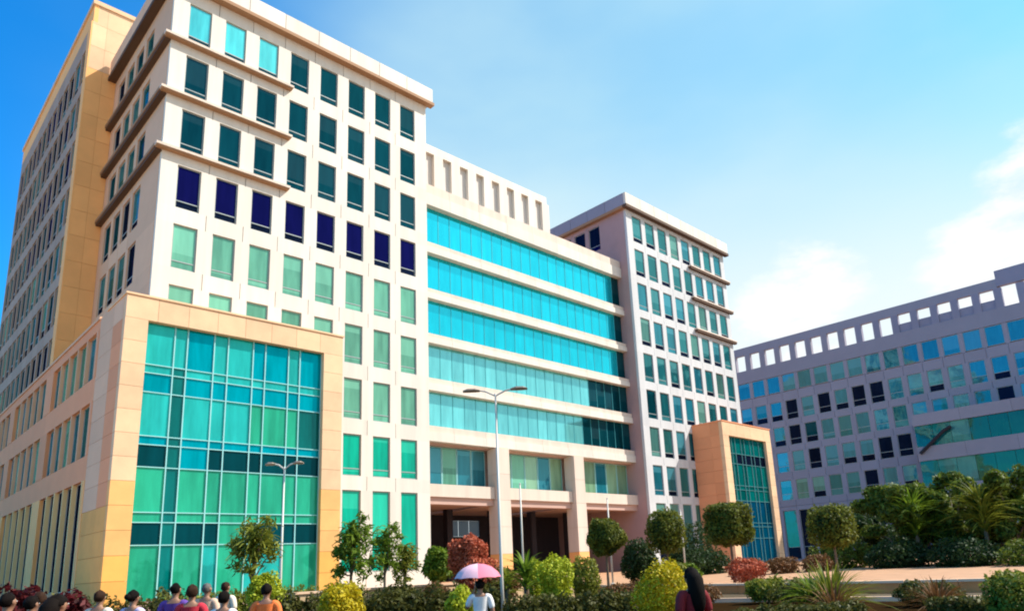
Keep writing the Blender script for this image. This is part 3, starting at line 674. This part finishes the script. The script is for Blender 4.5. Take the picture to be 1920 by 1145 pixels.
def blade_plant(name, x, y, gz, n, ln, wd, m, label, cat, base=0.3, spread=1.0, lift=1.0, seg=5):
    t = thing(name, label, cat, (x, y, gz)); V = []; F = []
    for i in range(n):
        a = random.uniform(0, 6.283); el = random.uniform(.15, 1.45)*lift; L = ln*random.uniform(.65, 1.1); c, s = math.cos(a), math.sin(a)
        p = Vector((0.06*c, .06*s, base*random.uniform(.6, 1.2))); v = Vector((c*math.cos(el)*spread, s*math.cos(el)*spread, math.sin(el)))*L/seg
        for j in range(seg+1):
            w = wd*(1-(j/seg)**1.6)*.5+.002; V += [tuple(p+Vector((-s*w, c*w, 0))), tuple(p+Vector((0, 0, -w*.5))), tuple(p+Vector((s*w, -c*w, 0)))]
            if j < seg:
                b = len(V); F += [(b-3, b-2, b+1, b), (b-2, b-1, b+2, b+1)]
            p = p+v; v = v+Vector((0, 0, -L/seg*.17))
    o = bpy.data.objects.new('blades', mesh_of('blades', V, F, m)); link(o, t)
    b = MB().tube([(0, 0, -.05), (0, 0, base*1.05)], [.12, .08], 8); b.make('stem', barkm, t)
    return t
blade_plant('dracaena', 6.7, -23.4, 0, 90, 1.15, .1, L_grn, 'tall spiky green dracaena right of the white lamp pole', 'plant', base=1.5)
blade_plant('dracaena', 7.5, -21.5, 0, 70, 1.0, .09, L_olv, 'drooping olive dracaena left of the lemon shrub', 'plant', base=1.25)
blade_plant('agave', 7.3, -34.35, 0, 170, 1.75, .07, L_olv, 'wide fan of green and dry blades at the lower right', 'plant', base=.35)
blade_plant('agave', 7.9, -33.6, 0, 100, 1.2, .08, L_grn, 'bright green spiky plant just behind the dry bladed fan', 'plant', base=.45)
blade_plant('dry_grass_clump', 6.2, -34.9, 0, 170, 1.3, .045, L_rus, 'dry brown grass clump left of the bladed fan', 'plant', base=.15)
blade_plant('dry_grass_clump', 9.6, -36.2, 0, 160, 1.2, .045, L_rus, 'dry brown grass clump right of the bladed fan', 'plant', base=.15)
def bigtree(x, y, gz, zt, w, label, n, m, ls=.16, lo=.2, seed=1):
    random.seed(seed); t = thing('garden_tree', label, 'tree', (x, y, gz), 0, 'dense garden trees at the right')
    h = zt-gz; r = w/2; bl = []
    for i in range(26):
        a = random.uniform(0, 6.28); q = r*math.sqrt(random.random())*.85; z = h*random.uniform(lo, .9)*(1-.25*(q/r)**2)
        bl.append((q*math.cos(a), q*math.sin(a), z, r*random.uniform(.2, .34), r*random.uniform(.2, .34), h*random.uniform(.07, .13), 1))
    crown('crown', t, bl, n, ls, m, shell=.25, aspect=.4)
    b = MB(); b.tube([(0, 0, -.2), (.1, 0, h*.25), (0, .1, h*.6)], [.2, .15, .06], 8)
    for q in bl[:12]: b.tube([(0, 0, h*.22), (q[0]*.5, q[1]*.5, q[2]*.8), (q[0], q[1], q[2])], [.09, .05, .015], 5)
    b.make('trunk', barkm, t); random.seed(seed+50); return t
bigtree(33.5, -27.2, .6, 6.0, 5.2, 'dense dark tree left of the tallest garden tree', 15000, L_big, seed=3)
bigtree(34.0, -29.9, .6, 6.9, 4.6, 'tallest dark garden tree with light green shoots on top', 16000, L_big, seed=5)
bigtree(33.0, -33.0, .6, 6.3, 5.0, 'dark garden tree cut by the right edge of the view', 15000, L_big, seed=8)
bigtree(36.5, -24.6, .6, 4.4, 4.2, 'low dark tree between the squarish topiary and the tall trees', 7000, L_drk, seed=11)
bigtree(32.0, -36.5, .6, 5.2, 4.5, 'dark tree farthest right behind the terrace wall', 6000, L_big, seed=14)
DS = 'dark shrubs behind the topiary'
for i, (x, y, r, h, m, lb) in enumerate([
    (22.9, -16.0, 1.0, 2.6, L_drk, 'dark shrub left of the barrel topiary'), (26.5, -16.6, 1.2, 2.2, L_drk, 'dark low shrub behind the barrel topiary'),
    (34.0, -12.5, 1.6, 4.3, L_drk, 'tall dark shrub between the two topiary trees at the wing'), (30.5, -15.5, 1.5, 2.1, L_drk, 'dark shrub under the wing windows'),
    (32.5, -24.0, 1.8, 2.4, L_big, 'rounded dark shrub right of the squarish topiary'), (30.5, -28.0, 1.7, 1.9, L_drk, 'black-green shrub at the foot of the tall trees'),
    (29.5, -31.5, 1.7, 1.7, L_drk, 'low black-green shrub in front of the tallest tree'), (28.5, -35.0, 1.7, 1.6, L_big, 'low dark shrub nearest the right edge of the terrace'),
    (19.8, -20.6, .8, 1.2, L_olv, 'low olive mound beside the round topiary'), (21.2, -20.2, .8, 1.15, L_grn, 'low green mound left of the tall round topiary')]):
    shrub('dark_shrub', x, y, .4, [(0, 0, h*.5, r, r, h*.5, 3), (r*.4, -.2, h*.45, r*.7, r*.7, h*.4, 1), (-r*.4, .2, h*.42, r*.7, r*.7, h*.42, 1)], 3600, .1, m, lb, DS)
for i, (x, y, lb) in enumerate([(27.2, -20.8, 'reddish flowering shrub at the left of the row by the small portal'), (28.0, -22.4, 'reddish flowering shrub in the middle of the row by the small portal'), (28.9, -24.0, 'reddish flowering shrub at the right end of the row'), (20.0, -24.6, 'rusty red shrub at the foot of the tall round topiary')]):
    shrub('red_shrub', x, y, .5, [(0, 0, .6, .95, .8, .55, 1)], 2200, .07, L_rus if i < 3 else L_red, lb, 'reddish shrubs on the terrace')
for (x, y, lb, m) in ((31.8, -28.6, 'palm with bright fronds standing up out of the dark garden trees', L_grn), (31.0, -32.2, 'palm with yellow-green fronds nearest the right edge', L_olv)):
    blade_plant('palm_tree', x, y, .6, 190, 2.3, .11, m, lb, 'palm', base=2.9, lift=.85)
for i, (x, y, r_, h, m, lb) in enumerate(((11.2, -27.5, .9, .8, L_rus, 'loose brownish bush by the kerb left of the bladed fan'), (12.0, -31.2, 1.0, .85, L_hed, 'loose olive bush by the kerb behind the bladed fan'), (11.6, -35.3, .9, .7, L_hed, 'loose olive bush by the kerb at the right'), (13.2, -29.3, .7, .95, L_olv, 'yellow-olive bush on the pavement before the squarish topiary'), (11.0, -24.6, .9, 1.0, L_rus, 'brownish bush beside the round topiary trunk'))):
    shrub('roadside_bush', x, y, 0, [(0, 0, h*.5, r_, r_, h*.45, 2), (.4, .2, h*.6, r_*.5, r_*.5, h*.45, 1), (-.45, -.2, h*.55, r_*.5, r_*.5, h*.4, 1)], 4200, .06, m, lb, 'loose bushes by the kerb', shell=.2)
def hedge(x0, y0, x1, y1, w, h, n, m, label, gz=0.0, ls=.055):
    L = math.hypot(x1-x0, y1-y0); t = thing('hedge', label, 'hedge', (x0, y0, gz), math.atan2(y1-y0, x1-x0)); k = max(2, int(L/.55)); bl = []
    for i in range(k): bl.append(((i+.5)*L/k, random.uniform(-.06, .06), h*.55, L/k*.85, w/2, h*.46*random.uniform(.88, 1.06), 1))
    crown('foliage', t, bl, n, ls, m, shell=.45)
    b = MB()
    for i in range(k): b.tube([((i+.5)*L/k, 0, -.05), ((i+.5)*L/k, 0, h*.6)], [.03, .012], 5)
    b.make('stem', barkm, t); return t
hedge(-4.1, -26.4, -.4, -28.9, .8, 1.36, 11000, L_hed, 'dark olive hedge right of the person in orange')
hedge(.2, -29.6, 4.6, -31.4, .8, 1.0, 11000, L_hed, 'low brown-green hedge between the umbrella and the golden dome')
hedge(-9.4, -22.6, -5.4, -24.4, .9, 1.5, 9000, L_hed, 'dark hedge under the left-hand facade behind the crowd')
hedge(-3.2, -15.2, 2.6, -15.6, .9, 1.42, 7000, L_olv, 'olive hedge along the foot of the portal glass', ls=.07)
hedge(3.0, -34.0, 6.0, -35.6, .7, .55, 7000, L_hed, 'knee-high dark hedge in front of the dry grass')
hedge(7.8, -36.6, 9.2, -40.5, .7, .5, 7000, L_hed, 'knee-high dark hedge at the right roadside')
for (x, y, w, h, lb, m) in ((1.6, -19.4, 1.3, 1.5, 'olive shrub beneath the narrow young tree', L_olv), (3.4, -20.2, 1.2, 1.35, 'dark shrub beside the tan planter wall', L_hed), (6.2, -18.6, 1.0, 1.25, 'brown-green shrub in front of the leafy plant', L_rus), (4.6, -23.6, 1.0, 1.15, 'low olive shrub left of the white lamp pole', L_hed), (-.6, -23.2, .9, 1.4, 'dark shrub left of the narrow young tree', L_hed)):
    shrub('garden_shrub', x, y, 0, [(0, 0, h*.55, w*.6, w*.6, h*.48, 1), (.3, .1, h*.5, w*.4, w*.4, h*.4, 1)], 3000, .07, m, lb, 'small garden shrubs before the tower')

# ------------------------------------------------------------------ lamp posts and poles
def lamp(x, y, h, arm, label, double=True, rz=-0.787, r=.055):
    t = thing('street_lamp', label, 'street lamp', (x, y, 0), rz, 'white street lamps')
    MB().tube([(0, 0, 0), (0, 0, 1.4), (0, 0, h)], [r*1.25, r, r*.55], 12).make('pole', metalw, t, True)
    MB().lathe([(.001, 0), (r*3, 0), (r*3, .05), (r*1.8, .09), (r*1.5, .3), (r*1.2, .33)], 12).make('base', metalw, t)
    for s in ((-1, 1) if double else (-1,)):
        MB().tube([(0, 0, h-.1), (s*arm*.35, 0, h+.08), (s*arm*.62, 0, h+.13)], .03, 8).make('arm', metalw, t)
        a = s*arm*.55; b = s*arm*1.15; lo, hi = min(a, b), max(a, b)
        hd = MB(); V = []
        for (x_, w, z) in ((lo, .06, .02), (lo+(hi-lo)*.3, .13, .07), (lo+(hi-lo)*.75, .14, .06), (hi, .07, .01)):
            for (yy, zz) in ((-w, 0), (-w*.6, z), (w*.6, z), (w, 0), (w*.5, -.05), (-w*.5, -.05)): V.append((x_, yy, h+.13+zz))
        hd.V = V
        for i in range(3):
            for k in range(6): q = i*6+k; e = i*6+(k+1) % 6; hd.F.append((q, e, e+6, q+6))
        hd.F += [tuple(range(6))[::-1], tuple(range(18, 24))]
        hd.make('lamp_head', lampm if double else metalw, t)
    return t
lamp(4.73, -24.31, 7.75, 1.0, 'tall white street lamp with two brown heads before the glass strips')
lamp(.96, -15.91, 6.0, .65, 'shorter white street lamp in front of the portal glass', True, r=.05)
for (x, y, gz, h, lb) in ((25.27, -17.57, .5, 4.1, 'thin pale pole rising beside the barrel topiary'), (15.54, -13.87, 0, 6.2, 'thin pale pole between the two porch columns'), (22.63, -14.11, .5, 5.1, 'thin pale pole above the round topiary')):
    t = thing('flagpole', lb, 'pole', (x, y, gz)); MB().tube([(0, 0, 0), (0, 0, h)], [.06, .04], 8).make('pole', metalw, t, True); MB().lathe([(.001, 0), (.16, 0), (.16, .06), (.06, .1)], 10).make('base', metalw, t); MB().lathe([(.001, h+.1), (.05, h+.05), (.05, h), (.001, h-.02)], 8).make('finial', metalw, t)

# ------------------------------------------------------------------ people
def cloth(name, col): return mat(name, col, rough=.85, var=0, nscale=9, namt=.25, bump=.2)
skinm = mat('brown_skin', (0.30, 0.15, 0.09), rough=.5, var=0.04, nscale=4, namt=.06, spec=.4)
hairm = mat('black_hair', (0.008, 0.005, 0.004), rough=.8, var=0, nscale=20, namt=.4, bump=.3, spec=.08)
eyem = mat('eye_white', (.7, .68, .64), rough=.2, var=0, namt=0); lipm = mat('lip', (.32, .1, .08), rough=.4, var=0)
shoem = mat('dark_shoe', (.03, .025, .02), rough=.5, var=0)
def skinned(name, parent, pts, edges, rads, m, sub=2):
    me = bpy.data.meshes.new(name); me.from_pydata(pts, edges, []); me.materials.append(m)
    o = bpy.data.objects.new(name, me); link(o, parent)
    md_ = o.modifiers.new('skin', 'SKIN'); md_.use_smooth_shade = True; md_.branch_smoothing = .6
    if not me.skin_vertices: me.attributes.new  # layer is made by the modifier below
    if not me.skin_vertices:
        import bmesh
        bm = bmesh.new(); bm.from_mesh(me); bm.verts.layers.skin.verify(); bm.to_mesh(me); bm.free()
    for i, r in enumerate(rads):
        r = r if isinstance(r, tuple) else (r, r); me.skin_vertices[0].data[i].radius = r
    me.skin_vertices[0].data[0].use_root = True
    s_ = o.modifiers.new('sub', 'SUBSURF'); s_.levels = s_.render_levels = sub
    return o
def person(x, y, H, face, label, top, bottom, hair='short', hm=None, hs=1.0, raise_arm=False, skirt=False, stride=.06, turn=0.0, gz=0.0, back_arm=0.0):
    t = thing('person', label, 'person', (x, y, gz), face); k = H; hm = hm or hairm; q1, q2, q3 = [random.uniform(0, 6) for _ in range(3)]
    P = []; E = []; R = []
    def v(p, r, par=None):
        P.append(tuple(c*k for c in p)); R.append((r[0]*k, r[1]*k) if isinstance(r, tuple) else r*k)
        if par is not None: E.append((par, len(P)-1))
        return len(P)-1
    # faces local -Y
    pel = v((0, 0, .53), (.085, .06)); wa = v((0, 0, .62), (.07, .052), pel); ch = v((0, .004, .73), (.085, .06), wa)
    nb = v((0, .006, .815), (.05, .04), ch); nk = v((0, .004, .85), .03, nb); cn = v((0, -.012, .885), .036, nk)
    hc = v((0, 0, .925), (.046, .054), cn); ht = v((0, .006, .965), (.036, .042), hc)
    ns = v((0, -.062, .918), .008, hc)
    for s in (-1, 1): v((s*.05, .004, .92), .009, hc)
    # torso first, then limbs
    hands = {}
    for s in (-1, 1):
        sh = v((s*.098, .004, .80), .034, nb)
        if raise_arm and s == 1:
            el = v((s*.15, -.05, .68), .024, sh); wr = v((s*.10, -.12, .80), .017, el); hd = Vector((-.01, -.005, .022)); 
        else:
            el = v((s*.135, .012, .64), .024, sh); wr = v((s*.138, -.03-back_arm*s, .515), .017, el); hd = Vector((0, -.006, -.024))
        base = Vector(P[wr])/k; pm = v(tuple(base+hd*1.1), (.022, .014), wr); hands[s] = base+hd*2
        nrm_ = hd.normalized(); side_ = Vector((1, 0, 0)) if abs(nrm_.x) < .8 else Vector((0, 1, 0)); side_ = Vector((0, 1, 0)) if not raise_arm or s == -1 else Vector((1, 0, 0))
        for j in range(4):
            o_ = side_*(-.0135+.009*j); ln = (.038, .046, .043, .034)[j]; p0 = base+hd*1.6+o_; 
            f0 = v(tuple(p0), .0052, pm); f1 = v(tuple(p0+nrm_*ln*.5+Vector((-s*.004, 0, 0))), .0048, f0); v(tuple(p0+nrm_*ln*.9+Vector((-s*.012, 0, 0))), .004, f1)
        p0 = base+hd*.9-side_*.018; th_ = v(tuple(p0), .006, pm); v(tuple(p0-side_*.01+nrm_*.024+Vector((-s*.008, 0, 0))), .005, th_)
        hp = v((s*.048, 0, .50), (.052, .05), pel); kn = v((s*.052, -.012+s*stride*.5, .285), .034, hp); an = v((s*.052, s*stride, .05), .022, kn); v((s*.056, s*stride-.055, .018), (.02, .014), an)
    skinned('body', t, P, E, R, skinm, 2)
    def sub(name, pts, edges, rads, m): return skinned(name, t, [tuple(c*k for c in p) for p in pts], edges, [(r[0]*k, r[1]*k) if isinstance(r, tuple) else r*k for r in rads], m, 2)
    el = [tuple(c/k for c in P[i]) for i in range(len(P))]
    # shirt: torso and upper arms, a little fuller than the body
    pts = [(0, 0, .72), (0, 0, .60), (0, 0, .50), (0, .006, .815)]; ed = [(0, 1), (1, 2), (0, 3)]; rd = [(.1, .078), (.085, .068), (.1, .082), (.062, .046)]
    for s in (-1, 1):
        sh = Vector((s*.1, .004, .80)); e_ = Vector((s*.15, -.05, .68)) if raise_arm and s == 1 else Vector((s*.135, .012, .64)); m_ = sh.lerp(e_, .85)
        i = len(pts); pts += [tuple(sh), tuple(m_)]; ed += [(3, i), (i, i+1)]; rd += [.044, .036]
    sub('shirt', pts, ed, rd, top)
    if skirt:
        MB().lathe([(.105*k, .55*k), (.12*k, .45*k), (.14*k, .25*k), (.17*k, .07*k), (.165*k, .068*k), (.1*k, .5*k)], 20).make('skirt', bottom, t, True)
    else:
        pts = [(0, 0, .54), (0, 0, .49)]; ed = [(0, 1)]; rd = [(.092, .072), (.092, .075)]
        for s in (-1, 1):
            i = len(pts); pts += [(s*.05, 0, .46), (s*.054, -.012+s*stride*.5, .285), (s*.054, s*stride, .06)]; ed += [(1, i), (i, i+1), (i+1, i+2)]; rd += [.062, .046, .036]
        sub('trousers', pts, ed, rd, bottom)
    for s in (-1, 1):
        MB().box((s*.056-.026)*k, (s*stride-.085)*k, 0, (s*.056+.026)*k, (s*stride+.03)*k, .03*k).make('shoe', shoem, t)
        MB().lathe([(.001, -.005*k), (.005*k, 0), (.001, .005*k)], 8, s*.02*k, -.052*k, .926*k).make('eye', eyem, t)
    MB().box(-.012*k, -.0535*k, .897*k, .012*k, -.047*k, .9*k).make('lips', lipm, t)
    # hair: shell over the skull, open at the face
    V = []; F = []; nu, nv = 20, 12
    for i in range(nv+1):
        ph = math.pi*i/nv
        for j in range(nu):
            a = 2*math.pi*j/nu; dx, dy, dz = math.sin(ph)*math.cos(a), math.sin(ph)*math.sin(a), math.cos(ph)
            lim = .12 if dy < -.35 else (-.35 if dy < .2 else -.75)
            z = max(dz, lim); f = hs*(.97+.05*math.sin(4*a+q1)+.05*math.sin(5*ph+2*a+q2)+.03*math.sin(11*a+9*ph+q3))
            V.append((dx*.050*f*k, (dy*.060*f+.008)*k, (.932+z*.058*f)*k))
    for i in range(nv):
        for j in range(nu): F.append((i*nu+j, (i+1)*nu+j, (i+1)*nu+(j+1) % nu, i*nu+(j+1) % nu))
    ho = bpy.data.objects.new('hair', mesh_of('hair', V, F, hm, True)); link(ho, t)
    if hair == 'long':
        b = MB(); b.tube([(0, .02*k, .95*k), (0, .05*k, .90*k), (.005*k, .062*k, .82*k), (0, .07*k, .74*k), (0, .066*k, .66*k)], [.045*k, .058*k, .06*k, .05*k, .022*k], 12); b.make('hair', hm, t, True)
    if hair == 'bun':
        b = MB(); b.lathe([(.001, -.03*k), (.022*k, -.02*k), (.03*k, 0), (.022*k, .02*k), (.001, .03*k)], 12, 0, .07*k, .93*k); b.make('hair', hm, t, True)
    return t, hands, k
c_cream = cloth('cream_cloth', (.75, .62, .5)); c_lav = cloth('lavender_cloth', (.55, .45, .62)); c_pur = cloth('purple_cloth', (.12, .05, .28)); c_wht = cloth('white_cloth', (.85, .8, .78))
c_red = cloth('red_cloth', (.55, .03, .05)); c_bei = cloth('beige_cloth', (.62, .42, .30)); c_org = cloth('orange_cloth', (.85, .20, .05)); c_mar = cloth('maroon_cloth', (.20, .015, .02)); c_drk = cloth('dark_cloth', (.03, .02, .03))
c_blu = cloth('pale_blue_cloth', (.4, .5, .7)); c_brn = cloth('brown_cloth', (.12, .05, .03)); c_yel = cloth('yellow_cloth', (.75, .5, .12))
h_grey = mat('grey_hair', (.12, .11, .10), rough=.8, nscale=25, namt=.4, spec=.1); h_brn = mat('brown_hair', (.035, .016, .009), rough=.8, nscale=25, namt=.5, spec=.1)
people = [
    (-8.69, -30.43, 1.63, 3.9, 'person in a cream shirt walking alone below the portal corner', c_cream, c_drk, 'short', dict(hm=h_brn)),
    (-8.40, -31.02, 1.61, 3.6, 'person with bushy black hair and lavender top', c_lav, c_drk, 'bun', {}),
    (-7.72, -30.71, 1.69, 4.0, 'person in a purple shirt at the left of the portal group', c_pur, c_drk, 'short', dict(hs=.92)),
    (-7.83, -31.73, 1.64, 4.1, 'person in a bright red shirt in the portal group', c_red, c_drk, 'short', dict(hm=h_brn, hs=1.05)),
    (-6.95, -29.92, 1.67, 3.8, 'person in a beige shirt standing behind the red shirt', c_bei, c_drk, 'short', dict(hm=h_grey, hs=.9)),
    (-7.61, -32.35, 1.53, 3.9, 'shorter person in a white and lavender shirt in front', c_wht, c_blu, 'short', dict(hs=1.1, stride=.02)),
    (-5.94, -28.17, 1.68, 3.7, 'person in a pale shirt farthest back in the portal group', c_cream, c_drk, 'short', dict(hm=h_brn, hs=.95)),
    (-6.89, -32.11, 1.61, 4.0, 'person in a long orange garment', c_org, c_org, 'short', dict(skirt=True)),
    (-4.80, -38.27, 1.56, 4.4, 'woman with long dark hair in brown and maroon clothes', c_mar, c_brn, 'long', dict(skirt=True)),
    (-10.26, -33.2, 1.66, 3.9, 'person in maroon at the far left edge', c_mar, c_drk, 'short', dict(hs=.9)),
    (-10.0, -34.2, 1.61, 3.4, 'woman in dark red with long hair near the left edge', c_red, c_drk, 'long', dict(skirt=True)),
    (-9.42, -30.3, 1.65, 4.2, 'person in maroon at the right of the left-edge group', c_mar, c_drk, 'short', dict(hm=h_brn)),
    (-9.75, -31.6, 1.60, 3.8, 'person in brown between the two maroon shirts', c_brn, c_drk, 'short', {}),
]
FA = math.pi-.78                                                      # walking away from the camera
for (x, y, H, fc, lb, tp, bt, hr, kw) in people:
    person(x, y, H, FA+(fc-3.9)*.9, lb, tp, bt, hr, **kw)
t, hands, kk = person(-3.83, -33.44, 1.50, FA+.1, 'person in a white shirt holding up a pink umbrella', c_wht, c_brn, 'bun', raise_arm=True)
# umbrella held in the raised hand
R3 = Matrix.Rotation(FA+.1, 3, 'Z'); hp = Vector((-3.83, -33.44, 0))+R3@(hands[1]*kk)
um = thing('umbrella', 'open pink umbrella with a paler side held over the person in white', 'umbrella', tuple(hp), FA+.1)
pinkm = mat('pink_umbrella_cloth', (.80, .20, .28), rough=.7, var=.06, namt=.05); pink2 = mat('pale_pink_cloth', (.90, .50, .55), rough=.7, var=.06, namt=.05)
MB().tube([(0, 0, -.12), (-.04, 0, .1), (-.09, 0, .50)], .008, 8).make('shaft', lampm, um); MB().tube([(0, 0, -.16), (0, 0, .0)], .016, 8).make('handle', lampm, um)
ct = Vector((-.09, 0, .48))
for i in range(8):
    V = []; F = []
    for a in range(5):
        t_ = a/4; th = t_*1.25; r = .40*math.sin(th)/math.sin(1.25); z = -.24*(1-math.cos(th))/(1-math.cos(1.25))
        for j in range(5):
            an = 2*math.pi*(i+j/4)/8; sc = 1-.05*math.sin(math.pi*j/4)*t_; V.append(tuple(ct+Vector((r*sc*math.cos(an), r*sc*math.sin(an), z+.012*math.sin(math.pi*j/4)*t_))))
    for a in range(4):
        for j in range(4): q = a*5+j; F.append((q, q+1, q+6, q+5))
    o = bpy.data.objects.new('canopy_panel', mesh_of('canopy_panel', V, F, pink2 if i in (0, 1, 7) else pinkm, True)); link(o, um)
    an = 2*math.pi*i/8; MB().tube([tuple(ct), tuple(ct+Vector((.25*math.cos(an), .25*math.sin(an), -.085))), tuple(ct+Vector((.39*math.cos(an), .39*math.sin(an), -.24)))], .004, 5).make('rib', lampm, um)
